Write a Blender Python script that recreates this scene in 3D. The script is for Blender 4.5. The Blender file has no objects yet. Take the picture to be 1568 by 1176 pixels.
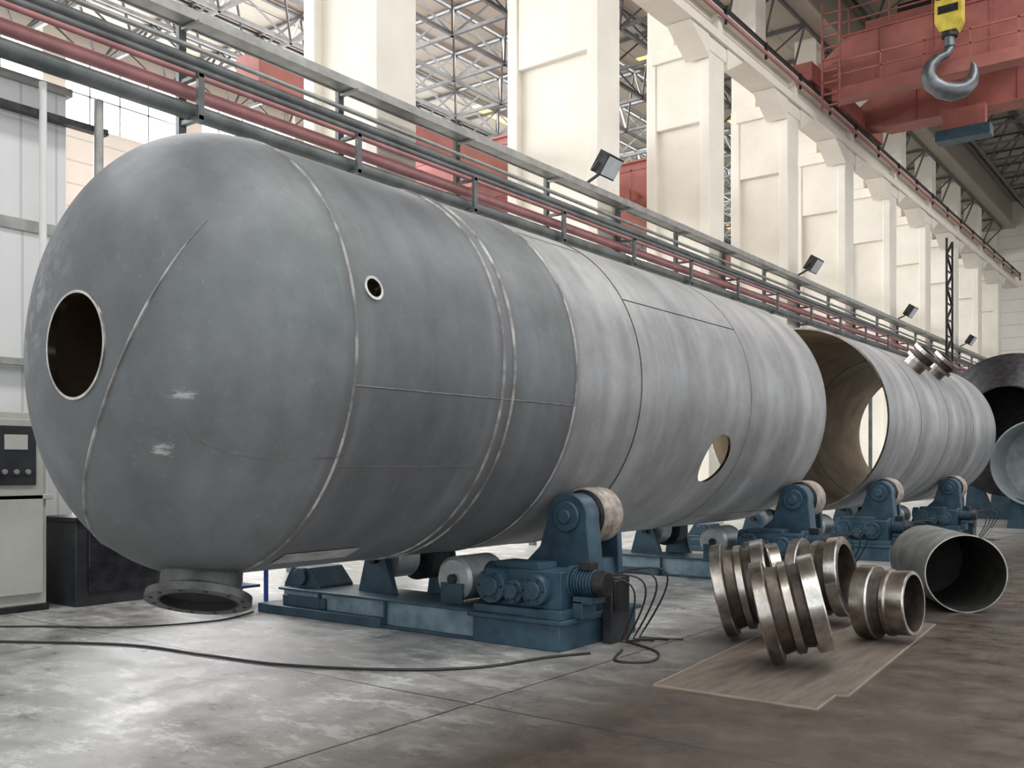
import bpy, bmesh, math, random
from mathutils import Vector, Matrix
random.seed(4)
scene = bpy.context.scene
R=1.75; AX=-6.66; AZ=2.533; CAMZ=1.66; T=math.radians(36.94)
Y0=4.72; HA=1.10; YE=14.41; NH=2.3
def onhead(x,z,off=0.0):
    q=(math.hypot(x-AX,z-AZ)/R)**NH
    return Vector((x,Y0-HA*max(1-q,0)**(1/NH)-off,z))

# ---------------------------------------------------------------- materials
MATS={}
def nodes_of(name):
    m=bpy.data.materials.new(name); m.use_nodes=True
    nt=m.node_tree; b=nt.nodes['Principled BSDF']; MATS[name]=m
    return m,nt,b
def N(nt,t,**kw):
    n=nt.nodes.new(t)
    for k,v in kw.items(): setattr(n,k,v)
    return n
def coords(nt,scale=(1,1,1)):
    tc=N(nt,'ShaderNodeTexCoord'); mp=N(nt,'ShaderNodeMapping'); mp.inputs['Scale'].default_value=scale
    nt.links.new(tc.outputs['Object'],mp.inputs['Vector']); return mp.outputs['Vector']
def noise(nt,vec,scale,detail=4,rough=.6):
    n=N(nt,'ShaderNodeTexNoise'); n.inputs['Scale'].default_value=scale; n.inputs['Detail'].default_value=detail
    n.inputs['Roughness'].default_value=rough; nt.links.new(vec,n.inputs['Vector']); return n.outputs['Fac']
def ramp(nt,fac,stops):
    r=N(nt,'ShaderNodeValToRGB'); e=r.color_ramp.elements
    while len(e)<len(stops): e.new(.5)
    for i,(p,c) in enumerate(stops):
        e[i].position=p; e[i].color=(c if len(c)==4 else (*c,1)) if not isinstance(c,(int,float)) else (c,c,c,1)
    nt.links.new(fac,r.inputs['Fac']); return r.outputs['Color']
def mix(nt,fac,a,b,mode='MIX'):
    m=N(nt,'ShaderNodeMix',data_type='RGBA',blend_type=mode)
    for s,v in ((m.inputs[0],fac),(m.inputs[6],a),(m.inputs[7],b)):
        if isinstance(v,(int,float)): s.default_value=v
        elif isinstance(v,tuple): s.default_value=(*v,1) if len(v)==3 else v
        else: nt.links.new(v,s)
    return m.outputs[2]
def math_(nt,op,a,b=0.0,c=None):
    m=N(nt,'ShaderNodeMath',operation=op)
    for i,v in enumerate((a,b,c)):
        if v is None: continue
        if isinstance(v,(int,float)): m.inputs[i].default_value=v
        else: nt.links.new(v,m.inputs[i])
    return m.outputs[0]
def bump(nt,b,fac,strength=.2,dist=.01):
    n=N(nt,'ShaderNodeBump'); n.inputs['Strength'].default_value=strength; n.inputs['Distance'].default_value=dist
    nt.links.new(fac,n.inputs['Height']); nt.links.new(n.outputs['Normal'],b.inputs['Normal'])
def mk(name,c1,c2=None,rough=.6,metal=0.,scale=3.,sc=(1,1,1),lo=.35,hi=.65,bmp=.1,emit=None,estr=0):
    m,nt,b=nodes_of(name)
    if c2 is None: c2=tuple(x*.8 for x in c1)
    v=coords(nt,sc); f=noise(nt,v,scale)
    col=ramp(nt,f,[(lo,c2),(hi,c1)])
    nt.links.new(col,b.inputs['Base Color']); b.inputs['Roughness'].default_value=rough; b.inputs['Metallic'].default_value=metal
    if bmp: bump(nt,b,noise(nt,v,scale*8),bmp)
    if emit: b.inputs['Emission Color'].default_value=(*emit,1); b.inputs['Emission Strength'].default_value=estr
    return m
mk('cream_paint',(.86,.82,.73),(.77,.73,.64),.55,scale=.7,bmp=.05)
mk('white_panel',(.78,.79,.78),(.68,.69,.68),.5,scale=1.0)
mk('blue_paint',(.045,.100,.145),(.022,.052,.080),.45,.1,scale=4)
mk('blue_worn',(.30,.40,.46),(.12,.21,.28),.45,.2,scale=3)
mk('pale_steel',(.48,.53,.54),(.32,.37,.38),.35,.4,scale=4)
mk('dark_steel',(.05,.05,.055),(.02,.02,.022),.45,.6,scale=6)
mk('black_rubber',(.02,.02,.02),(.01,.01,.01),.6,scale=6)
mk('roller_tread',(.46,.41,.36),(.20,.17,.145),.65,scale=9)
mk('red_paint',(.42,.15,.125),(.28,.095,.082),.6,scale=.8)
mk('red_pipe',(.44,.20,.20),(.32,.15,.15),.5,scale=2)
mk('yellow_paint',(.70,.58,.10),(.48,.38,.05),.45,scale=3)
mk('grey_pipe',(.15,.165,.165),(.08,.09,.09),.45,.2,scale=2)
mk('galv_steel',(.40,.40,.38),(.28,.28,.27),.45,.5,scale=3)
mk('truss_steel',(.13,.13,.125),(.07,.07,.07),.6,.1,scale=2)
mk('hook_steel',(.19,.21,.23),(.11,.12,.13),.4,.6,scale=2)
mk('bright_steel',(.84,.83,.80),(.46,.44,.41),.20,1.,scale=6,sc=(1,1,1),bmp=.04)
mk('ring_steel',(.58,.54,.49),(.20,.17,.15),.24,.95,scale=3)
mk('ring_dark',(.12,.095,.08),(.05,.04,.034),.42,.6,scale=7)
mk('pipe_outer',(.26,.28,.27),(.15,.16,.155),.5,.3,scale=4)
mk('flange_dark',(.13,.135,.135),(.06,.062,.063),.45,.5,scale=5)
mk('pipe_inner',(.055,.06,.05),(.025,.028,.023),.7,.0,scale=4)
mk('plywood',(.155,.125,.10),(.095,.076,.062),.75,scale=3,sc=(4,.6,1))
mk('plywood_edge',(.34,.29,.23),(.24,.20,.16),.75,scale=3)
mk('weld',(.62,.61,.58),(.20,.19,.18),.5,.4,scale=3.5,lo=.42,hi=.66,bmp=.5)
mk('weld_brown',(.24,.22,.19),(.11,.10,.095),.6,.3,scale=7,bmp=.5)
mk('shell_inner',(.46,.37,.26),(.28,.22,.15),.6,.1,scale=1.2,sc=(1,1,1))
mk('dark_inner',(.03,.03,.032),(.015,.015,.016),.8,.1,scale=2)
mk('label_white',(.55,.55,.53),(.30,.30,.30),.6,scale=5)
mk('window_glow',(1,1,1),(1,1,1),.5,bmp=0,emit=(.95,.98,1.),estr=8.0)
mk('skylight_glow',(1,.8,.35),(1,.8,.35),.5,bmp=0,emit=(1.,.66,.2),estr=.9)
mk('cable_black',(.03,.03,.03),(.015,.015,.015),.5,scale=5)
mk('cabinet_paint',(.52,.53,.49),(.43,.44,.40),.45,scale=1.5)
mk('cabinet_dark',(.04,.045,.05),(.02,.02,.025),.3,scale=3)
mk('blue_bright',(.03,.12,.45),(.02,.08,.3),.5)
mk('lamp_glass',(.75,.8,.82),(.6,.65,.68),.15,.2)

def plate_mat(name,dark_limit):
    m,nt,b=nodes_of(name)
    tc=N(nt,'ShaderNodeTexCoord'); sp=N(nt,'ShaderNodeSeparateXYZ'); nt.links.new(tc.outputs['Object'],sp.inputs[0])
    vb=coords(nt,(.10,1.,.10)); bands=noise(nt,vb,1.5,3,.5); streak=noise(nt,coords(nt,(.45,2.2,.45)),1.6,4,.6)
    vm=coords(nt,(1,1,1)); mott=noise(nt,vm,.8,6,.6); fine=noise(nt,vm,14,5,.7); blot=noise(nt,vm,2.4,7,.7)
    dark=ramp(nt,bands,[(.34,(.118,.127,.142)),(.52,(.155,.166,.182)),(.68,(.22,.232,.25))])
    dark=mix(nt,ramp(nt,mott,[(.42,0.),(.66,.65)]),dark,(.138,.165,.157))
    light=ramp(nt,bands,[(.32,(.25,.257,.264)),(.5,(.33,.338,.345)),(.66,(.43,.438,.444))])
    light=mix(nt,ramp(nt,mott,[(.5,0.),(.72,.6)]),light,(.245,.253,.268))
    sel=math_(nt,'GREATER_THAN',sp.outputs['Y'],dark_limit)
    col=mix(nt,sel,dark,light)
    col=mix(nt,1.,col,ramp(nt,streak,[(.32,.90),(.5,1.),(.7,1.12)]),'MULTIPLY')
    col=mix(nt,1.,col,ramp(nt,blot,[(.34,.86),(.5,1.),(.66,1.13)]),'MULTIPLY')
    col=mix(nt,ramp(nt,fine,[(.60,0.),(.74,.22)]),col,(.42,.44,.45))
    for yw,wd in ((4.72,.10),(6.5,.20),(7.54,.08)):
        dd=math_(nt,'ABSOLUTE',math_(nt,'SUBTRACT',sp.outputs['Y'],yw))
        col=mix(nt,ramp(nt,math_(nt,'DIVIDE',dd,wd),[(.55,.35),(1.,0.)]),col,(.10,.105,.11))
    wv=noise(nt,coords(nt,(1,1,5)),8,5,.8)
    for (px,pz,s1) in ((-5.62,2.14,1.),(-5.86,1.776,1.)):
        P=onhead(px,pz)
        d=N(nt,'ShaderNodeVectorMath',operation='SUBTRACT'); nt.links.new(tc.outputs['Object'],d.inputs[0]); d.inputs[1].default_value=P
        s=N(nt,'ShaderNodeVectorMath',operation='MULTIPLY'); nt.links.new(d.outputs[0],s.inputs[0]); s.inputs[1].default_value=(1.1,1.1,2.6)
        l=N(nt,'ShaderNodeVectorMath',operation='LENGTH'); nt.links.new(s.outputs[0],l.inputs[0])
        dd=math_(nt,'ADD',l.outputs['Value'],math_(nt,'MULTIPLY',wv,.55))
        msk=ramp(nt,dd,[(.30,.60),(.39,0.)])
        col=mix(nt,msk,col,(.60,.61,.59))
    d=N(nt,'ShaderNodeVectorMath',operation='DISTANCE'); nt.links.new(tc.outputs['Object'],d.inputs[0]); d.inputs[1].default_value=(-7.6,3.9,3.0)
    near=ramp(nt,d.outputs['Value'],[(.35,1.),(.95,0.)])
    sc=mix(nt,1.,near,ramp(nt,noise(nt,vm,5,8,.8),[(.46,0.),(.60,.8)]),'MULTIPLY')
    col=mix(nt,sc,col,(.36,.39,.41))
    nt.links.new(col,b.inputs['Base Color'])
    b.inputs['Metallic'].default_value=.25
    nt.links.new(ramp(nt,mott,[(.3,.44),(.7,.58)]),b.inputs['Roughness'])
    bump(nt,b,fine,.05,.01)
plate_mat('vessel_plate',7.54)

def floor_mat():
    m,nt,b=nodes_of('concrete_floor')
    v=coords(nt); tc=N(nt,'ShaderNodeTexCoord'); sp=N(nt,'ShaderNodeSeparateXYZ'); nt.links.new(tc.outputs['Object'],sp.inputs[0])
    n1=noise(nt,v,.55,8,.65); n2=noise(nt,v,2.6,8,.7); n3=noise(nt,v,11,6,.7); n4=noise(nt,coords(nt,(1,2.0,1)),1.5,10,.8); n5=noise(nt,v,6.5,8,.75)
    base=ramp(nt,n1,[(.33,(.19,.19,.182)),(.5,(.31,.312,.305)),(.66,(.43,.432,.425))])
    base=mix(nt,.50,base,ramp(nt,n2,[(.36,(.14,.136,.13)),(.5,(.32,.318,.31)),(.62,(.54,.54,.53))]))
    base=mix(nt,ramp(nt,n4,[(.525,0.),(.575,.62)]),base,(.64,.645,.635))
    base=mix(nt,ramp(nt,n4,[(.38,.55),(.43,0.)]),base,(.12,.116,.108))
    base=mix(nt,ramp(nt,n5,[(.62,0.),(.68,.5)]),base,(.70,.70,.69))
    aisle=ramp(nt,n2,[(.3,(.042,.031,.024)),(.55,(.070,.053,.042)),(.75,(.105,.083,.068))])  # brown aisle paint; part of its darkness is lighting put into the colour
    aisle=mix(nt,ramp(nt,n5,[(.64,0.),(.72,.25)]),aisle,(.28,.25,.22))
    xs=math_(nt,'ADD',sp.outputs['X'],math_(nt,'MULTIPLY',n2,1.2))
    sel=N(nt,'ShaderNodeMapRange'); sel.inputs[1].default_value=-4.6; sel.inputs[2].default_value=-2.7
    nt.links.new(xs,sel.inputs[0])
    base=mix(nt,sel.outputs[0],base,aisle)
    spots=ramp(nt,n3,[(.30,.6),(.40,0.)]); base=mix(nt,spots,base,(.06,.055,.05))
    def joint(ax,off,per):
        a=math_(nt,'SUBTRACT',sp.outputs[ax],off); a=math_(nt,'ADD',a,math_(nt,'MULTIPLY',n2,.05))
        a=math_(nt,'DIVIDE',a,per); a=math_(nt,'FRACT',a); a=math_(nt,'SUBTRACT',a,.5); a=math_(nt,'ABSOLUTE',a)
        return math_(nt,'GREATER_THAN',a,.5-.010/per)
    j=math_(nt,'MAXIMUM',joint('X',-4.24,4.5),joint('Y',5.22,6.))
    base=mix(nt,math_(nt,'MULTIPLY',j,.9),base,(.03,.03,.03))
    nt.links.new(base,b.inputs['Base Color'])
    nt.links.new(ramp(nt,n2,[(.35,.26),(.65,.58)]),b.inputs['Roughness'])
    b.inputs['Specular IOR Level'].default_value=.5
    bump(nt,b,n3,.15,.01)
floor_mat()
def siding(name,c,per,axis='Z'):
    m,nt,b=nodes_of(name)
    tc=N(nt,'ShaderNodeTexCoord'); sp=N(nt,'ShaderNodeSeparateXYZ'); nt.links.new(tc.outputs['Object'],sp.inputs[0])
    a=math_(nt,'FRACT',math_(nt,'DIVIDE',sp.outputs[axis],per)); l=math_(nt,'LESS_THAN',a,.07)
    col=mix(nt,math_(nt,'MULTIPLY',l,.5),ramp(nt,noise(nt,coords(nt),.5),[(.3,tuple(x*.9 for x in c)),(.7,c)]),tuple(x*.5 for x in c))
    nt.links.new(col,b.inputs['Base Color']); b.inputs['Roughness'].default_value=.6
siding('wall_siding',(.80,.77,.70),.9); siding('panel_vertical',(.78,.79,.79),.45,'Y')
siding('roof_sheet',(.38,.345,.28),1.2,'X')

# ---------------------------------------------------------------- mesh builder
class B:
    def __init__(s): s.bm=bmesh.new(); s.m=[]
    def mi(s,mat):
        if mat not in s.m: s.m.append(mat)
        return s.m.index(mat)
    def _f(s,vs,mi,smooth=False):
        try: f=s.bm.faces.new(vs); f.material_index=mi; f.smooth=smooth; return f
        except ValueError: return None
    def box(s,c,d,mat,M=None):
        mi=s.mi(mat); c=Vector(c); h=Vector(d)/2; vs=[]
        for x in(-1,1):
            for y in(-1,1):
                for z in(-1,1):
                    p=Vector((x*h.x,y*h.y,z*h.z))
                    if M: p=M@p
                    vs.append(s.bm.verts.new(c+p))
        for q in((0,1,3,2),(4,6,7,5),(0,4,5,1),(2,3,7,6),(0,2,6,4),(1,5,7,3)): s._f([vs[i] for i in q],mi)
    def bb(s,x0,x1,y0,y1,z0,z1,mat): s.box(((x0+x1)/2,(y0+y1)/2,(z0+z1)/2),(abs(x1-x0),abs(y1-y0),abs(z1-z0)),mat)
    def frame(s,d,up=None):
        d=Vector(d).normalized(); a=Vector(up) if up else (Vector((0,0,1)) if abs(d.z)<.9 else Vector((1,0,0)))
        x=a.cross(d).normalized(); y=d.cross(x); return x,y,d
    def beam(s,p0,p1,w,h,mat):
        p0=Vector(p0);p1=Vector(p1); x,y,d=s.frame(p1-p0); mi=s.mi(mat); vs=[]
        for p in(p0,p1):
            for a,b in((-1,-1),(1,-1),(1,1),(-1,1)): vs.append(s.bm.verts.new(p+x*a*w/2+y*b*h/2))
        for i in range(4): s._f([vs[i],vs[(i+1)%4],vs[4+(i+1)%4],vs[4+i]],mi)
        s._f(vs[:4][::-1],mi); s._f(vs[4:],mi)
    def rev(s,prof,o,d,mat,seg=48,closed=False,mats=None,cap=False):
        o=Vector(o); x,y,d=s.frame(d); rings=[]
        for (t,r) in prof:
            rings.append([s.bm.verts.new(o+d*t+(x*math.cos(2*math.pi*k/seg)+y*math.sin(2*math.pi*k/seg))*r) for k in range(seg)])
        n=len(rings)
        for i in range(n if closed else n-1):
            a=rings[i];b=rings[(i+1)%n]; mi=s.mi(mats[i] if mats else mat)
            for k in range(seg): s._f([a[k],a[(k+1)%seg],b[(k+1)%seg],b[k]],mi,True)
        if cap: s._f(rings[0][::-1],s.mi(mat)); s._f(rings[-1],s.mi(mat))
    def cyl(s,p0,p1,r,mat,seg=20,r2=None):
        p0=Vector(p0);p1=Vector(p1); s.rev([(0,r),((p1-p0).length,r if r2 is None else r2)],p0,p1-p0,mat,seg,cap=True)
    def tube(s,pts,r,mat,seg=8,closed=False):
        pts=[Vector(p) for p in pts]; n=len(pts); rings=[]; px=None
        for i,p in enumerate(pts):
            if closed: d=pts[(i+1)%n]-pts[i-1]
            else: d=pts[min(i+1,n-1)]-pts[max(i-1,0)]
            d.normalize()
            if px is None: x,y,_=s.frame(d)
            else:
                x=(px-d*px.dot(d)).normalized(); y=d.cross(x)
            px=x; rr=r[i] if isinstance(r,(list,tuple)) else r
            rings.append([s.bm.verts.new(p+(x*math.cos(2*math.pi*k/seg)+y*math.sin(2*math.pi*k/seg))*rr) for k in range(seg)])
        mi=s.mi(mat)
        for i in range(n if closed else n-1):
            a=rings[i];b=rings[(i+1)%n]
            for k in range(seg): s._f([a[k],a[(k+1)%seg],b[(k+1)%seg],b[k]],mi,True)
        if not closed: s._f(rings[0][::-1],mi); s._f(rings[-1],mi)
    def prism(s,poly,y0,y1,mat,plane='XZ'):
        mi=s.mi(mat)
        def P(a,b,t): return Vector((a,t,b)) if plane=='XZ' else (Vector((t,a,b)) if plane=='YZ' else Vector((a,b,t)))
        A=[s.bm.verts.new(P(a,b,y0)) for a,b in poly]; C=[s.bm.verts.new(P(a,b,y1)) for a,b in poly]; n=len(poly)
        s._f(A,mi); s._f(C[::-1],mi)
        for i in range(n): s._f([A[i],C[i],C[(i+1)%n],A[(i+1)%n]],mi)
    def obj(s,name,parent=None,bevel=0,loc=None,angle=35):
        bmesh.ops.recalc_face_normals(s.bm,faces=s.bm.faces[:])
        me=bpy.data.meshes.new(name); s.bm.to_mesh(me); s.bm.free()
        for m in s.m: me.materials.append(MATS[m])
        try: me.set_sharp_from_angle(angle=math.radians(angle))
        except Exception: pass
        o=bpy.data.objects.new(name,me); scene.collection.objects.link(o)
        if parent: o.parent=parent
        if loc: o.location=loc
        if bevel:
            b=o.modifiers.new('bevel','BEVEL'); b.width=bevel; b.segments=2; b.limit_method='ANGLE'; b.angle_limit=math.radians(40)
        return o
def empty(name):
    e=bpy.data.objects.new(name,None); scene.collection.objects.link(e); return e
def boolean(o,cutters):
    bpy.context.view_layer.objects.active=o
    for c in cutters:
        m=o.modifiers.new('cut','BOOLEAN'); m.object=c; m.operation='DIFFERENCE'; m.solver='EXACT'
        bpy.ops.object.modifier_apply(modifier=m.name)
        me=c.data; bpy.data.objects.remove(c); bpy.data.meshes.remove(me)
    try: o.data.set_sharp_from_angle(angle=math.radians(35))
    except Exception: pass
def onshell(phi,y,r=R):
    a=math.radians(phi); return Vector((AX+r*math.cos(a),y,AZ+r*math.sin(a)))

# ---------------------------------------------------------------- main vessel with dished head
ves=empty('pressure_vessel_shell')
b=B(); prof=[]; mats=[]
def headprof(Rr,Ha,n=40):
    th0=math.asin((.377/Rr)**(NH/2)); out=[]
    for i in range(n+1):
        th=th0+(math.pi/2-th0)*i/n
        out.append((Y0-Ha*math.cos(th)**(2/NH) if i<n else Y0,Rr*math.sin(th)**(2/NH)))
    return out
prof=headprof(R,HA); ym=prof[0][0]
for y in (6.5,7.54,8.77,11.6,YE): prof.append((y,R))
no=len(prof)
for y in (YE,11.6,8.77,7.54,6.5): prof.append((y,R-.035))
prof+=headprof(R-.035,HA-.035)[::-1]
mats=['vessel_plate']*(no-1)+['bright_steel']+['shell_inner']*(len(prof)-no-1)+['bright_steel']
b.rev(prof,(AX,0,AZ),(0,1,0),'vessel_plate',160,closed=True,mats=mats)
shell=b.obj('shell_body',ves)
cut=[]
for phi,y,r in ((-26.7,10.94,.335),(13.6,4.93,.082)):
    c=B(); c.cyl(onshell(phi,y,R-.5),onshell(phi,y,R+.4),r,'bright_steel',48); cut.append(c.obj('cutter'))
boolean(shell,cut)
def ringweld(b,y,mat,r=.014,rad=R):
    b.tube([(AX+rad*math.cos(2*math.pi*k/120),y,AZ+rad*math.sin(2*math.pi*k/120)) for k in range(120)],r,mat,6,closed=True)
b=B()
for y in (4.72,7.54): ringweld(b,y,'weld',.012)
for y in (6.42,6.57): ringweld(b,y,'weld',.015)
for y in (8.77,): ringweld(b,y,'ring_dark',.009)
for y in (11.6,): ringweld(b,y,'weld_brown',.007)
def longweld(b,phi,y0,y1,mat,r=.008,ax=AX): b.tube([onshell(phi,y0+(y1-y0)*k/10) for k in range(11)],r,mat,6)
longweld(b,-10,4.72,7.54,'weld_brown',.007); longweld(b,-30,4.72,6.43,'weld_brown',.004)
longweld(b,30.5,8.77,11.6,'ring_dark',.007); longweld(b,55,7.54,8.77,'weld_brown',.006); longweld(b,-62,11.6,YE,'weld_brown',.006)
def quad(p,q,r,t): return tuple(p[i]*(1-t)*(1-t)+2*q[i]*t*(1-t)+r[i]*t*t for i in(0,1))
pts=[]
for k in range(34):
    t=.06+.94*k/33; x,z=quad((-5.46,3.50),(-6.18,2.05),(-7.35,.93),t); pts.append(onhead(x,z))
b.tube(pts,[.004+.011*min(1,k/8) for k in range(34)],'weld',6)
b.tube([onhead(*quad((-5.75,2.0),(-5.35,1.6),(-5.02,1.75),k/13)) for k in range(14)],.0035,'weld_brown',6)
b.obj('weld_seams',ves)
b=B()
b.rev([(ym-.012,.375),(ym-.012,.395),(ym+.02,.40),(ym+.05,.375)],(AX,0,AZ),(0,1,0),'bright_steel',64,closed=True)
d=onshell(13.6,0,1)-onshell(13.6,0,0)
b.rev([(R-.05,.070),(R+.012,.070),(R+.012,.092),(R-.02,.098)],(AX,4.93,AZ),d,'bright_steel',32,closed=True)
b.obj('opening_rims',ves)
# short flanged nozzle under the head, square to the knuckle
b=B(); nd=Vector((-.24,.33,1)).normalized(); nc=Vector((-6.46,4.52,.60))
b.rev([(0,.29),(0,.31),(.40,.31),(.40,.29)],nc,nd,'flange_dark',48,closed=True,mats=['flange_dark','flange_dark','flange_dark','dark_inner'])
b.rev([(0,.29),(0,.405),(.06,.405),(.06,.32),(.10,.31),(.10,.29)],nc,nd,'flange_dark',56,closed=True,mats=['flange_dark']*5+['dark_inner'])
b.rev([(.06,.01),(.06,.30),(.07,.30),(.07,.01)],nc,nd,'dark_inner',40,closed=True)  # dark disc capping the uncut bore; shade of the opening painted in
fx,fy,fd=b.frame(nd)
for k in range(12):
    a=2*math.pi*k/12; p=nc+(fx*math.cos(a)+fy*math.sin(a))*.355; b.cyl(p-nd*.004,p+nd*.01,.016,'black_rubber',10)
b.obj('bottom_nozzle_flange',ves)
b=B(); mi=b.mi('label_white'); g=[]
for j in range(2):
    g.append([b.bm.verts.new(onshell(-69+7*i/6,4.86+.80*j,R+.006)) for i in range(7)])
for i in range(6): b._f([g[0][i],g[0][i+1],g[1][i+1],g[1][i]],mi,True)
b.obj('marker_strip',ves)

# ---------------------------------------------------------------- second open shell section
s2=empty('open_shell_section')
b=B(); S0,S1=17.73,27.3
b.rev([(S0,R),(20,R),(22.5,R),(25,R),(S1,R),(S1,R-.035),(S0,R-.035)],(AX,0,AZ),(0,1,0),'vessel_plate',128,closed=True,
   mats=['vessel_plate']*4+['bright_steel','shell_inner','bright_steel'])
b.obj('shell_body',s2)
b=B()
for y in (19.9,22.2,24.6): ringweld(b,y,'weld_brown',.009)
for y in (20.2,23.5): b.tube([(AX+(R-.035)*math.cos(2*math.pi*k/90),y,AZ+(R-.035)*math.sin(2*math.pi*k/90)) for k in range(90)],.012,'weld_brown',6,closed=True)
b.obj('weld_seams',s2)
for i,y in enumerate((21.2,22.9)):
    b=B(); d=onshell(44,0,1)-onshell(44,0,0); o=(AX,y,AZ)
    b.rev([(R-.02,.22),(R+.16,.22),(R+.16,.30),(R+.22,.30),(R+.22,.24),(R+.36,.24),(R+.36,.31),(R+.43,.31),(R+.43,.19),(R-.02,.19)],o,d,'ring_steel',40,closed=True,
       mats=['ring_steel','bright_steel','bright_steel','ring_dark','ring_dark','ring_steel','bright_steel','ring_steel','dark_inner','ring_dark'])
    b.obj('side_nozzle_%d'%(i+1),s2)

# ---------------------------------------------------------------- roller stands
def roller_stand(yw,driven=True):
    e=empty('welding_rotator_stand')
    dy=yw-8.19
    XW=-5.154; ZW=1.177; RW=.276
    XF=-7.42; ZF=.655
    b=B()
    b.bb(-8.6,-5.2,7.15+dy,7.75+dy,.02,.27,'blue_worn')
    b.bb(-8.65,-5.2,7.10+dy,7.80+dy,.27,.30,'blue_paint')
    b.bb(-8.65,-5.2,7.10+dy,7.80+dy,0,.03,'blue_paint')
    for x in (-8.0,-7.0,): b.bb(x-.012,x+.012,7.11+dy,7.16+dy,.03,.27,'blue_paint')
    b.bb(-5.80,-4.80,7.09+dy,8.45+dy,0,.24,'blue_paint')
    b.bb(-5.85,-4.76,7.06+dy,8.50+dy,.24,.28,'blue_paint')
    b.bb(-8.95,-7.0,7.05+dy,8.5+dy,0,.10,'blue_paint')
    b.bb(-8.6,-7.9,7.12+dy,7.9+dy,.10,.22,'blue_paint')
    b.obj('base_frame',e,.008)
    b=B()
    def cheek(x,z,y0,y1,xb0,xb1,zb,r):
        poly=[(xb0,zb),(xb1,zb),(xb1,zb+.14)]
        for k in range(13):
            a=math.radians(-10+190*k/12); poly.append((x+r*math.cos(a),z+r*math.sin(a)))
        poly.append((x-r-.10,z-.30)); poly.append((xb0,zb+.16))
        b.prism(poly,y0,y1,'blue_paint')
    cheek(XW,ZW,7.74+dy,7.98+dy,-5.95,-4.86,.28,.225)
    cheek(XW,ZW,8.40+dy,8.48+dy,-5.80,-4.95,.28,.17)
    b.prism([(-5.85,.28),(-4.95,.28),(-5.02,.75),(-5.5,.80)],7.98+dy,8.40+dy,'blue_paint')
    b.cyl((XW,7.70+dy,ZW),(XW,7.74+dy,ZW),.15,'blue_paint',28)
    b.cyl((XW,7.67+dy,ZW),(XW,7.71+dy,ZW),.07,'blue_paint',20)
    b.obj('bearing_frame',e,.012)
    b=B()
    b.rev([(-.19,.05),(-.19,.20),(-.17,.255),(-.15,RW),(.15,RW),(.17,.255),(.19,.20),(.19,.05)],(XW,8.19+dy,ZW),(0,1,0),'roller_tread',56,
       mats=['blue_paint','dark_steel','roller_tread','roller_tread','roller_tread','dark_steel','blue_paint'])
    b.cyl((XW,7.7+dy,ZW),(XW,8.55+dy,ZW),.055,'dark_steel',20)
    b.obj('drive_wheel',e)
    b=B()
    b.rev([(-.17,.04),(-.17,.22),(-.14,RW),(.14,RW),(.17,.22),(.17,.04)],(XF,8.19+dy,ZF),(0,1,0),'black_rubber',48,
      mats=['dark_steel','black_rubber','black_rubber','black_rubber','dark_steel'])
    b.rev([(-.62,.04),(-.62,.20),(-.60,.215),(-.30,.215),(-.28,.20),(-.28,.04)],(XF,8.19+dy,ZF),(0,1,0),'pale_steel',40)
    b.cyl((XF,7.35+dy,ZF),(XF,8.65+dy,ZF),.045,'dark_steel',16)
    b.obj('idler_wheel',e)
    b=B()
    def cheek2(y0,y1,zb):
        b.prism([(-7.7,zb),(-7.15,zb),(-7.30,.70),(-7.38,.78),(-7.50,.78),(-7.58,.70)],y0,y1,'blue_paint')
    cheek2(7.42+dy,7.5+dy,.28); cheek2(8.52+dy,8.60+dy,.0)
    b.prism([(-8.75,.10),(-8.1,.10),(-8.12,.33),(-8.3,.52),(-8.6,.52),(-8.72,.33)],7.25+dy,7.75+dy,'blue_paint')
    b.cyl((-8.42,7.20+dy,.42),(-8.42,7.8+dy,.42),.10,'blue_paint',24)
    b.obj('idler_frame',e,.008)
    b=B()
    b.rev([(0,.03),(0,.19),(.03,.225),(.55,.225),(.58,.19),(.58,.03)],(-6.22,7.30+dy,.54),(0,1,0),'pale_steel',40,cap=True)
    b.bb(-6.36,-6.08,7.27+dy,7.29+dy,.28,.50,'blue_paint'); b.bb(-6.36,-6.08,7.89+dy,7.92+dy,0,.50,'blue_paint')
    b.cyl((-6.22,7.26+dy,.54),(-6.22,7.95+dy,.54),.05,'dark_steel',16)
    b.obj('support_drum',e)
    if driven:
        b=B(); yo=dy
        b.bb(-5.80,-4.80,7.10+yo,7.66+yo,.28,.36,'blue_paint')
        b.bb(-5.72,-4.86,7.20+yo,7.62+yo,.36,.70,'blue_paint')
        b.bb(-5.66,-5.15,7.26+yo,7.56+yo,.70,.76,'blue_paint')
        for x,r,z in ((-5.60,.165,.54),(-5.34,.11,.50),(-5.10,.14,.53)):
            b.cyl((x,7.10+yo,z),(x,7.22+yo,z),r,'blue_paint',28); b.cyl((x,7.07+yo,z),(x,7.11+yo,z),r*.6,'blue_paint',24)
            for k in range(6):
                a=k*math.pi/3; b.cyl((x+r*.8*math.cos(a),7.085+yo,z+r*.8*math.sin(a)),(x+r*.8*math.cos(a),7.11+yo,z+r*.8*math.sin(a)),.012,'dark_steel',6)
        b.cyl((-5.72,7.4+yo,.60),(-5.82,7.4+yo,.60),.14,'blue_paint',28)
        b.obj('gearbox',e,.015)
        b=B()
        b.cyl((-4.90,7.42+yo,.60),(-4.84,7.42+yo,.60),.15,'blue_paint',28)
        b.cyl((-4.84,7.42+yo,.60),(-4.60,7.42+yo,.60),.105,'blue_paint',28)
        for k in range(7): b.cyl((-4.83+k*.033,7.42+yo,.60),(-4.815+k*.033,7.42+yo,.60),.125,'blue_paint',28)
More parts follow.
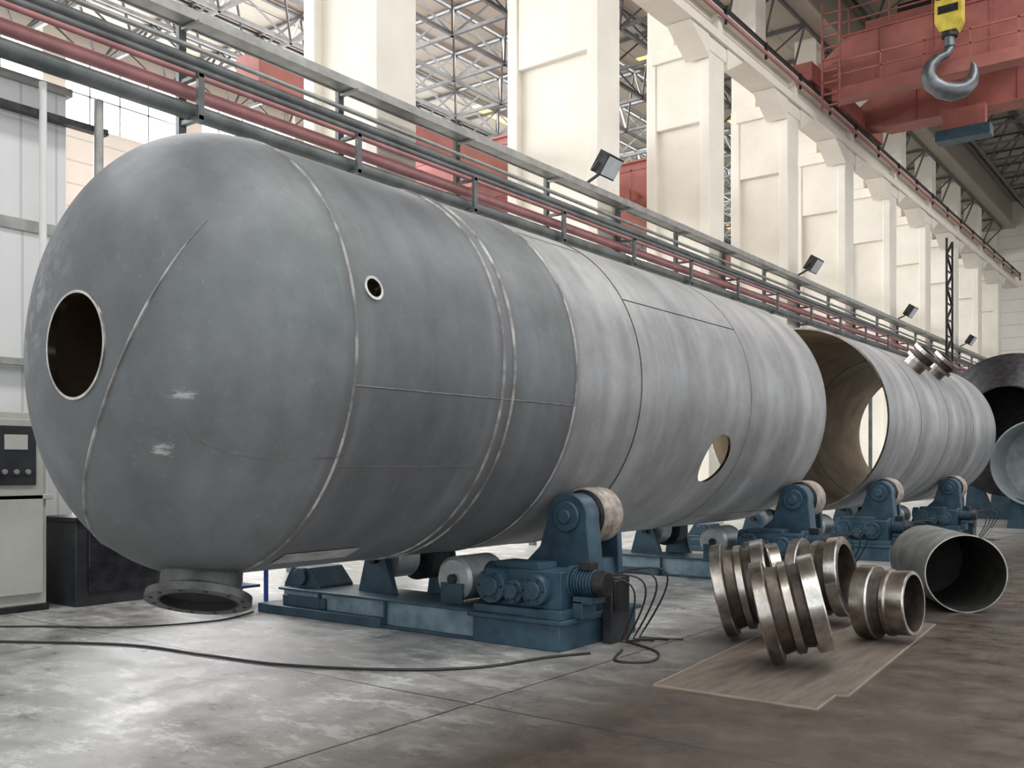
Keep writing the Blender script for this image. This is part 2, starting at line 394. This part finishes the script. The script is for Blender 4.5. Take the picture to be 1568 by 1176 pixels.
        b.cyl((-4.60,7.42+yo,.60),(-4.50,7.42+yo,.60),.125,'dark_steel',28,.11)
        b.bb(-4.78,-4.64,7.36+yo,7.48+yo,.72,.79,'dark_steel')
        b.bb(-4.80,-4.60,7.30+yo,7.54+yo,.42,.48,'blue_paint'); b.bb(-4.80,-4.70,7.30+yo,7.54+yo,.28,.44,'blue_paint')
        b.obj('finned_motor',e,.004)
        b=B(); b.bb(-4.74,-4.64,7.72+yo,8.05+yo,.0,.62,'cabinet_dark'); b.bb(-4.64,-4.625,7.75+yo,8.02+yo,.3,.59,'dark_steel')
        b.obj('junction_box',e,.006)
        b=B()
        for s in range(4):
            pts=[]
            for k in range(14):
                t=k/13; pts.append((-4.60+(.24+.05*s)*math.sin(t*3.1)+.03*s,7.5+yo+.30*t+.06*s,.66-.64*t+(.18+.04*s)*math.sin(t*math.pi)+.01*s))
            pts.append((-4.5+.1*s,8.0+yo+.1*s,.012)); b.tube(pts,.009,'cable_black',6)
        b.obj('motor_cables',e)
    return e
roller_stand(8.19); roller_stand(14.15); roller_stand(18.4); roller_stand(23.7)

# ---------------------------------------------------------------- forged nozzle rings
def nozzle_ring(x,y,dia,length,axis_deg,tilt_deg,style=0):
    b=B(); r=dia/2; L=length
    a=math.radians(axis_deg); t=math.radians(tilt_deg)
    d=Vector((math.cos(a)*math.cos(t),math.sin(a)*math.cos(t),math.sin(t)))
    if style==0:
        prof=[(0,r*.80),(0,r*.97),(.02*L,r),(.20*L,r),(.22*L,r*.97),(.24*L,r*.86),(.40*L,r*.82),(.44*L,r*.90),(.56*L,r*.90),(.60*L,r*.80),(.72*L,r*.82),(.76*L,r*.95),(.98*L,r*.95),(L,r*.92),(L,r*.76),(.5*L,r*.70)]
        m=['ring_steel','bright_steel','ring_steel','bright_steel','ring_dark','ring_dark','ring_steel','ring_steel','ring_dark','ring_dark','ring_steel','bright_steel','bright_steel','ring_steel','ring_dark','ring_dark']
    else:
        prof=[(0,r*.80),(0,r),(.30*L,r),(.33*L,r*.96),(.38*L,r*.86),(.50*L,r*.84),(.55*L,r*.90),(.62*L,r*.90),(.66*L,r*.86),(.98*L,r*.86),(L,r*.84),(L,r*.76)]
        m=['ring_steel','ring_steel','bright_steel','ring_dark','ring_dark','ring_steel','ring_steel','ring_steel','ring_steel','bright_steel','bright_steel','ring_dark']
    b.rev(prof,(0,0,0),d,'ring_steel',72,closed=True,mats=m)
    lo=min(v.co.z for v in b.bm.verts)
    o=b.obj('forged_nozzle_ring'); o.location=(x-d.x*L/2,y-d.y*L/2,-lo+.012)
    return o
cr=math.degrees(T)
nozzle_ring(-3.76,8.74,.90,.50,cr-18,12,0)
nozzle_ring(-2.94,7.78,.86,.52,cr-16,14,0)
nozzle_ring(-3.48,10.1,.88,.52,cr-34,8,0)
nozzle_ring(-2.62,9.42,.70,.48,cr-42,3,1)
nozzle_ring(-4.15,10.2,.82,.34,cr-8,10,1)
b=B(); poly=[(-3.51,6.45),(-2.27,6.47),(-2.30,6.95),(-2.22,6.98),(-2.50,10.7),(-3.85,10.6)]
b.prism(poly,.0,.010,'plywood','XY')
for i in range(6):
    p,q=poly[i],poly[(i+1)%6]; b.beam((p[0],p[1],.007),(q[0],q[1],.007),.010,.014,'plywood_edge')
b.obj('plywood_sheet')

b=B(); pa=T-.17; f=Vector((-math.sin(pa),math.cos(pa),0)); r=.445
b.rev([(0,r),(1.8,r),(1.8,r-.014),(0,r-.014)],(-2.43,11.8,r),f,'pipe_outer',72,closed=True,mats=['pipe_outer','bright_steel','pipe_inner','bright_steel'])
b.rev([(1.70,.002),(1.70,r-.012),(1.71,r-.012),(1.71,.002)],(-2.43,11.8,r),f,'pipe_inner',64,closed=True)  # added disc near the far end blocks light so the bore stays dark
b.cyl((-2.26,11.83,2*r-.04),(-2.18,11.87,2*r+.07),.012,'pipe_outer',8)
b.obj('loose_steel_pipe')

fv=empty('far_vessel_section')
b=B(); fr=2.15; c=(-5.3,0,2.9)
b.rev([(32,fr),(39,fr),(39,fr-.04),(32,fr-.04)],c,(0,1,0),'pale_steel',96,closed=True,mats=['pale_steel','bright_steel','dark_inner','bright_steel'])
b.rev([(34.5,.01),(34.5,fr-.05),(34.6,fr-.05),(34.6,.01)],c,(0,1,0),'dark_steel',64,closed=True)  # added dark disc; interior shade of the open shell put into its colour
b.rev([(31.0,1.1),(31.0,1.14),(31.95,fr),(31.95,fr-.05)],(-5.3,0,2.9),(0,1,0),'dark_steel',64,closed=True)
b.obj('shell_body',fv)
b=B(); b.rev([(28.4,1.15),(31.0,1.15),(31.0,1.11),(28.4,1.11)],(-4.1,0,1.75),(0,1,0),'pale_steel',72,closed=True)
b.rev([(30.4,.01),(30.4,1.12),(30.45,1.12),(30.45,.01)],(-4.1,0,1.75),(0,1,0),'pale_steel',64,closed=True)
for y in (28.8,30.4): b.prism([(-4.9,0),(-3.3,0),(-3.4,.85),(-4.1,.62),(-4.8,.85)],y-.1,y+.1,'blue_paint')
b.obj('short_section',fv)
b=B()
for y in (33.5,37.5):
    b.bb(-7.0,-3.6,y-.2,y+.2,0,.25,'blue_paint')
    for s in (-1,1): b.prism([(-5.3+s*1.6,.25),(-5.3+s*.8,.25),(-5.3+s*1.1,1.0),(-5.3+s*1.5,1.38)],y-.15,y+.15,'blue_paint')
b.obj('saddle_supports',fv)

# ---------------------------------------------------------------- building
b=B(); b.bb(-40,30,-12,80,-.2,0,'concrete_floor'); b.obj('floor')
U=-12.0
coly=[(-6.9,2.0),(13.04,1.95),(20.35,2.7)]+[(26.37+6.02*k,2.05) for k in range(8)]
for yr,lx in coly:
    b=B(); y1=yr; y0=yr-1.0; x1=U; x0=U-lx; zt=14.0
    b.bb(x1-.32,x1,y0,y1,0,zt,'cream_paint'); b.bb(x0,x0+.32,y0,y1,0,zt,'cream_paint')
    b.bb(x0+.3,x1-.3,y0+.18,y1-.18,0,zt-.01,'cream_paint')
    for z0,z1 in ((0,.5),(zt-2.4,zt-.02)): b.bb(x0+.3,x1-.3,y0+.03,y1-.03,z0,z1,'cream_paint')
    b.bb(x0+.2,x1+.03,y0-.1,y1+.1,zt-.45,zt-.03,'cream_paint')
    b.bb(x0,x0+.9,y0+.05,y1-.05,zt,20.3,'cream_paint')
    b.obj('concrete_column',None,.03)
b=B()
b.bb(U-.75,U+.12,-8,74,14.0,14.25,'cream_paint'); b.bb(U-.5,U-.12,-8,74,14.25,14.75,'cream_paint'); b.bb(U-.8,U+.15,-8,74,14.75,14.95,'cream_paint')
for yr,lx in coly:
    for s,y in ((1,yr),(-1,yr-1.0)):
        b.prism([(y+s*.11,13.99),(y+s*1.3,13.99),(y+s*.11,13.35)],U-.7,U+.05,'cream_paint','YZ')
    b.bb(U-.72,U+.10,yr-.65,yr-.35,14.2,14.8,'cream_paint')
b.obj('crane_runway_beam')
b=B(); b.bb(U-.30,U-.20,-8,74,14.96,15.08,'dark_steel'); b.bb(U+.18,U+.26,-8,74,14.62,14.72,'red_pipe'); b.bb(U+.16,U+.22,-8,74,14.9,15.0,'dark_steel')
for k in range(28): b.bb(U+.16,U+.24,-7+k*3,-6.94+k*3,14.5,15.02,'dark_steel')
b.obj('crane_rail')
XF=-36; ZR=18.6
b=B()
WZ0,WZ1=15.0,17.6
b.bb(XF-.3,XF,-12,80,0,WZ0,'wall_siding'); b.bb(XF-.3,XF,-12,80,WZ1,ZR+.1,'wall_siding')
y=-12
while y<80:
    b.bb(XF-.3,XF-.01,y,y+.9,WZ0,WZ1,'cream_paint'); b.bb(XF+.01,XF+.5,y,y+.9,0,ZR-.2,'cream_paint'); y+=6.02
b.obj('wall_left')
b=B(); y=-12
while y<79:
    b.bb(XF-.2,XF-.15,y+.9,y+6.02,WZ0,WZ1,'window_glow')
    for k in range(1,4): b.bb(XF-.15,XF-.08,y+.9+k*1.28-.03,y+.9+k*1.28+.03,WZ0,WZ1,'galv_steel')
    b.bb(XF-.15,XF-.08,y+.9,y+6.02,16.2,16.26,'galv_steel'); y+=6.02
b.obj('window_1')
b=B(); b.bb(-40,16,76,76.3,0,21,'wall_siding')
for k in range(6): b.bb(-34+k*5,-33.6+k*5,75.7,76,0,ZR-.3,'cream_paint')
b.obj('wall_end')
b=B()
for x0,x1 in ((-36.3,-28.9),(-28.1,-19.9),(-19.1,-12.4)): b.bb(x0,x1,-12,76,ZR,ZR+.12,'roof_sheet')
for x0,x1 in ((-12.7,-3),(1.5,7),(10,14)): b.bb(x0,x1,-12,76,20.5,20.62,'roof_sheet')
b.bb(-12.72,-12.6,-12,76,ZR+.12,20.5,'roof_sheet')
b.obj('ceiling')
b=B()
for x0,x1 in ((-28.9,-28.1),(-19.9,-19.1)):
    for y in range(-10,76,9): b.bb(x0,x1,y,y+3,ZR+.02,ZR+.06,'skylight_glow'); b.bb(x0,x1,y+3,y+9,ZR+.02,ZR+.06,'roof_sheet')
for y in range(-10,76,8): b.bb(-3,-2.2,y,y+4,20.52,20.56,'skylight_glow')
b.obj('window_2')
b=B()
for bay,(xa,xb,n,zt,zb) in enumerate(((-35.4,-13.1,9,ZR-.1,ZR-1.9),(-12.2,12,9,20.35,18.6))):
    dx=(xb-xa)/n
    for y in [-6+3.0*k for k in range(27)]:
        b.beam((xa,y,zt),(xb,y,zt),.11,.11,'truss_steel'); b.beam((xa+dx/2,y+1.5,zb),(xb-dx/2,y+1.5,zb),.12,.12,'truss_steel')
        for k in range(n):
            cx=xa+dx*(k+.5)
            for ex in (xa+dx*k,xa+dx*(k+1)):
                for ey in (y,y+3): b.beam((cx,y+1.5,zb),(ex,ey,zt),.07,.07,'truss_steel')
    for k in range(n+1): b.beam((xa+dx*k,-6,zt),(xa+dx*k,75,zt),.10,.10,'truss_steel')
    for k in range(n): b.beam((xa+dx*(k+.5),-4,zb),(xa+dx*(k+.5),75,zb),.12,.12,'truss_steel')
b.obj('roof_truss')
b=B()
b.bb(-14.4,-12.0,-4,6.5,0,4.6,'panel_vertical'); b.bb(-14.4,-12.04,-4,6.44,4.7,6.45,'panel_vertical'); b.bb(-14.45,-11.96,-4,6.55,4.58,4.72,'galv_steel')
b.bb(-14.45,-11.98,-4,6.50,6.42,6.52,'galv_steel')
b.obj('partition_panel')
b=B()
for k,(yy,r,z0) in enumerate(((6.02,.045,0),(5.35,.03,2.32),(5.15,.03,2.32),(6.75,.06,0))): b.cyl((-11.80,yy,z0),(-11.80,yy,6.42),r,'white_panel' if k<3 else 'galv_steel',12)
b.bb(-11.95,-11.82,4.9,6.9,6.0,6.08,'dark_steel'); b.bb(-11.95,-11.82,4.9,6.9,2.9,2.98,'galv_steel')
b.obj('conduit_run')
cab=empty('control_cabinet')
b=B(); b.bb(-11.93,-11.05,4.2,5.68,.06,2.28,'cabinet_paint'); b.bb(-11.95,-11.02,4.18,5.70,0,.08,'dark_steel'); b.bb(-11.06,-11.0,4.25,5.62,.2,2.2,'cabinet_paint')
b.bb(-11.94,-11.0,4.15,5.73,1.28,1.34,'cabinet_paint'); b.obj('cabinet_body',cab,.01)
b=B(); b.bb(-11.0,-10.97,5.08,5.52,1.45,2.12,'cabinet_dark'); b.bb(-11.6,-11.15,4.17,4.2,1.45,2.15,'cabinet_dark')
for k in range(3): b.cyl((-10.97,5.16+k*.13,1.6),(-10.94,5.16+k*.13,1.6),.03,'galv_steel',12)
b.bb(-10.97,-10.96,5.16,5.42,1.85,2.02,'cabinet_paint')
b.obj('control_panel',cab,.004)
b=B(); b.bb(-11.6,-10.9,5.95,7.2,0,1.0,'cabinet_dark'); b.bb(-11.65,-10.85,5.9,7.25,1.0,1.06,'dark_steel'); b.bb(-10.9,-10.87,6.1,7.0,.15,.9,'dark_steel'); b.obj('tool_chest',None,.01)
b=B(); b.bb(-10.1,-9.5,7.0,7.7,.42,.48,'blue_bright')
for x in(-10.05,-9.55):
    for yy in (7.05,7.65): b.bb(x-.02,x+.02,yy-.02,yy+.02,0,.42,'blue_bright')
b.bb(-10.0,-9.6,7.1,7.6,.18,.21,'blue_bright'); b.obj('blue_trolley')

b=B(); XP=-11.72
def pr(z,r,mat,x=XP): b.cyl((x,-6,z),(x,74,z),r,mat,14)
pr(7.36,.085,'grey_pipe'); pr(7.18,.055,'grey_pipe',XP+.15); pr(6.62,.12,'grey_pipe',XP+.05); pr(6.90,.10,'red_pipe'); pr(7.08,.04,'red_pipe',XP+.2); pr(7.56,.04,'galv_steel')
b.bb(XP-.10,XP+.22,-6,74,7.86,7.91,'galv_steel'); b.bb(XP+.20,XP+.23,-6,74,7.84,7.98,'galv_steel'); b.bb(XP-.12,XP-.09,-6,74,7.84,7.98,'galv_steel')
y=-4.
while y<73:
    b.bb(XP-.22,XP-.14,y-.06,y+.06,6.3,8.0,'grey_pipe'); b.bb(XP-.2,XP+.3,y-.04,y+.04,7.05,7.10,'grey_pipe'); b.bb(XP-.2,XP+.3,y-.04,y+.04,6.46,6.52,'grey_pipe')
    b.bb(XP-.2,XP+.3,y-.04,y+.04,7.80,7.84,'galv_steel'); b.bb(XP+.24,XP+.3,y-.05,y+.05,6.46,7.10,'grey_pipe')
    b.beam((XP+.2,y+1.6,7.95),(XP-.2,y+.4,8.20),.035,.035,'galv_steel'); y+=3.01
for y in (-4.,10.,16.5,28.1,40.1,52.2,64.2): b.bb(XP-.20,XP-.08,y-.06,y+.06,0,6.5,'grey_pipe')
b.obj('pipe_rack')
def flood(y):
    b=B(); x=-11.3; z=8.45
    M=Matrix.Rotation(math.radians(35),3,'Y')
    b.box((x,y,z),(.28,.62,.50),'dark_steel',M); b.box((x+.12,y,z-.085),(.03,.55,.43),'lamp_glass',M)
    b.tube([(x,y-.36,z),(x-.2,y-.36,z-.15),(x-.2,y+.36,z-.15),(x,y+.36,z)],.02,'dark_steel',6); b.beam((x-.2,y,z-.15),(-11.95,y,z-.35),.05,.05,'dark_steel')
    b.obj('floodlight')
for y in (18.6,31.9,44.0,56.): flood(y)
b=B(); y0=50.6; x=-11.3
for s in(0,1.2): b.beam((x,y0+s,0),(x,y0+s,12.9),.09,.09,'dark_steel')
for k in range(16):
    z=.1+k*.8; a,c=(y0,y0+1.2) if k%2 else (y0+1.2,y0)
    b.beam((x,a,z),(x,c,z+.8),.09,.09,'dark_steel'); b.beam((x,y0,z),(x,y0+1.2,z),.07,.07,'dark_steel')
b.obj('access_ladder')

# ---------------------------------------------------------------- overhead crane in our bay
cr_=empty('overhead_crane')
b=B()
for y0,z0,z1 in ((34.6,15.25,17.0),(39.6,15.25,17.0)):
    b.bb(-11.0,12,y0,y0+.9,z0,z1,'red_paint'); b.bb(-11.2,12,y0-.08,y0+.98,z1,z1+.06,'red_paint'); b.bb(-11.2,12,y0-.08,y0+.98,z0-.06,z0,'red_paint')
    b.prism([(-12.3,15.4),(-11.0,15.24),(-11.0,17.0),(-12.3,16.1)],y0,y0+.9,'red_paint')
    for k in range(12): b.bb(-10+k*1.8,-9.96+k*1.8,y0-.05,y0,z0,z1,'red_paint')
b.bb(-12.55,-11.9,33.4,42.0,15.30,15.95,'red_paint')
for y in (33.9,35.2,40.2,41.5): b.cyl((-12.45,y,15.38),(-12.05,y,15.38),.28,'dark_steel',20)
b.bb(-11.2,12,33.5,34.5,14.55,14.66,'red_paint'); b.bb(-11.2,12,33.45,33.52,14.4,14.8,'red_paint')
for k in range(17): b.bb(-11+k*1.4,-10.95+k*1.4,33.5,33.55,14.8,15.75,'red_paint')
b.bb(-11.2,12,33.5,33.55,15.70,15.76,'red_paint'); b.bb(-11.2,12,33.5,33.55,15.25,15.3,'red_paint')
for k in range(9): b.bb(-11.5,-10.9,33.3,33.36,14.2+k*.4,14.25+k*.4,'red_paint')
for x in(-11.5,-10.9): b.bb(x-.03,x+.03,33.3,33.36,14.1,17.8,'red_paint')
for k in range(17): b.bb(-11+k*1.4,-10.96+k*1.4,34.55,34.6,17.0,18.0,'red_paint')
for z in (17.5,17.95): b.bb(-11.2,12,34.55,34.6,z,z+.05,'red_paint')
b.obj('bridge_girders',cr_)
b=B(); b.bb(-10.5,-5.5,34.9,40.3,17.15,17.5,'red_paint'); b.bb(-9.7,-8.0,36,39,17.5,18.3,'dark_steel'); b.cyl((-8,35.6,18.0),(-6,35.6,18.0),.45,'galv_steel',24)
b.bb(-8.2,-6.6,32.6,35.2,17.45,17.7,'red_paint')
b.bb(-9.1,-7.2,38.9,39.6,14.0,14.4,'blue_paint'); b.bb(-8.9,-7.4,39.1,39.5,14.4,15.2,'red_paint')
b.obj('hoist_trolley',cr_)
b=B(); hx,hy=-7.28,33.0
b.bb(hx-.40,hx+.40,hy-.25,hy+.25,15.85,17.05,'yellow_paint')
b.prism([(hx-.40,15.85),(hx+.40,15.85),(hx+.25,15.55),(hx-.25,15.55)],hy-.25,hy+.25,'yellow_paint')
b.bb(hx-.30,hx+.30,hy-.27,hy-.25,16.1,16.35,'dark_steel')
for s in (-.25,.25):
    b.cyl((hx+s,hy-.32,16.75),(hx+s,hy+.32,16.75),.2,'dark_steel',24); b.cyl((hx+s,hy,17.0),(hx+s,hy,17.5),.02,'dark_steel',8)
b.cyl((hx,hy,15.1),(hx,hy,15.6),.16,'hook_steel',20); b.cyl((hx,hy,15.4),(hx,hy,15.55),.24,'dark_steel',20)
hd=Vector((math.cos(T),math.sin(T),0)); pts=[];rad=[]
for p,rr in (((0,15.75),.13),((0,15.55),.15),((-.14,15.36),.17),((-.42,15.22),.20),((-.66,14.98),.25),((-.74,14.70),.29),((-.62,14.42),.33),((-.30,14.22),.36),((.05,14.16),.37),((.42,14.24),.33),((.68,14.46),.27),((.78,14.74),.20),((.76,14.98),.13),((.70,15.12),.04)):
    pts.append(Vector((hx,hy,p[1]-.50))+hd*(p[0]*.98+.03)); rad.append(rr*.80)
b.tube(pts,rad,'hook_steel',16)
b.obj('hook_block',cr_)
fc=empty('far_bay_crane')
b=B(); DZ=-1.7
for y0 in (22.6,27.0):
    b.bb(-35.4,-14.6,y0,y0+.8,11.7+DZ,13.1+DZ,'red_paint'); b.bb(-35.4,-14.6,y0-.08,y0+.88,13.1+DZ,13.16+DZ,'red_paint')
    b.bb(-35.4,-14.6,y0-.6,y0-.05,11.65+DZ,11.72+DZ,'red_paint')
    for k in range(12): b.bb(-35+k*1.8,-34.95+k*1.8,y0-.6,y0-.55,11.7+DZ,12.7+DZ,'red_paint')
    b.bb(-35.4,-14.6,y0-.6,y0-.55,12.65+DZ,12.72+DZ,'red_paint')
b.bb(-15.9,-15.2,21.8,28.6,11.55+DZ,12.1+DZ,'red_paint'); b.bb(-24,-21,22.7,27.6,13.2+DZ,14.2+DZ,'red_paint'); b.bb(-20.9,-20.2,22.9,24,13.2+DZ,13.8+DZ,'dark_steel')
b.obj('bridge_girders',fc)
b=B(); b.bb(-15.9,-15.2,12,74,10.9+DZ,11.5+DZ,'red_paint'); b.obj('far_runway_beam')
b=B(); b.bb(XF+.5,XF+1.1,18,74,10.9+DZ,11.5+DZ,'red_paint'); b.obj('far_runway_beam')

b=B()
def spl(P,n=12):
    out=[]
    for i in range(len(P)-1):
        p0=Vector(P[max(i-1,0)]);p1=Vector(P[i]);p2=Vector(P[i+1]);p3=Vector(P[min(i+2,len(P)-1)])
        for k in range(n):
            t=k/n; out.append(.5*((2*p1)+(-p0+p2)*t+(2*p0-5*p1+4*p2-p3)*t*t+(-p0+3*p1-3*p2+p3)*t**3))
    out.append(Vector(P[-1])); return out
b.tube(spl([(-10.6,3.6,.013),(-9.35,4.3,.013),(-8.2,4.95,.013),(-7.2,5.10,.013),(-6.3,5.25,.013),(-5.45,5.65,.013),(-4.95,6.15,.013),(-4.75,6.8,.013),(-4.55,7.2,.013)]),.012,'cable_black',8)
b.tube(spl([(-10.9,4.1,.013),(-9.9,4.95,.013),(-9.1,5.5,.013),(-8.7,6.3,.013),(-8.9,6.95,.013)]),.010,'cable_black',8)
b.tube(spl([(-4.6,7.9,.013),(-4.1,7.6,.013),(-3.95,7.2,.013),(-4.2,7.05,.013),(-4.4,7.5,.013)]),.010,'cable_black',8)
b.obj('floor_cable')

# ---------------------------------------------------------------- lights
w=bpy.data.worlds.new('World'); scene.world=w; w.use_nodes=True
bg=w.node_tree.nodes['Background']; bg.inputs[0].default_value=(.98,.985,1.,1); bg.inputs[1].default_value=1.35
def area(name,loc,rot,sx,sy,e,col=(1,1,1)):
    l=bpy.data.lights.new(name,'AREA'); l.shape='RECTANGLE'; l.size=sx; l.size_y=sy; l.energy=e; l.color=col
    o=bpy.data.objects.new(name,l); o.location=loc; o.rotation_euler=rot; scene.collection.objects.link(o)
area('skylight_lamp_near',(-.7,22,20.2),(0,0,0),4,60,6500,(1,.98,.94))
area('skylight_lamp_far',(-24,25,ZR-.05),(0,0,0),7.5,70,15000,(.98,.985,1))
area('side_daylight',(-35.2,15,13),(0,math.radians(-90),0),6,50,10000,(.96,.98,1))
cam=bpy.data.cameras.new('Camera'); co=bpy.data.objects.new('Camera',cam); scene.collection.objects.link(co)
co.location=(0,0,CAMZ); co.rotation_euler=(math.radians(90),0,T)
cam.sensor_width=36; cam.lens=1600/1706*36; cam.shift_y=137.5/1706; cam.clip_end=300
scene.camera=co
scene.view_settings.view_transform='Standard'
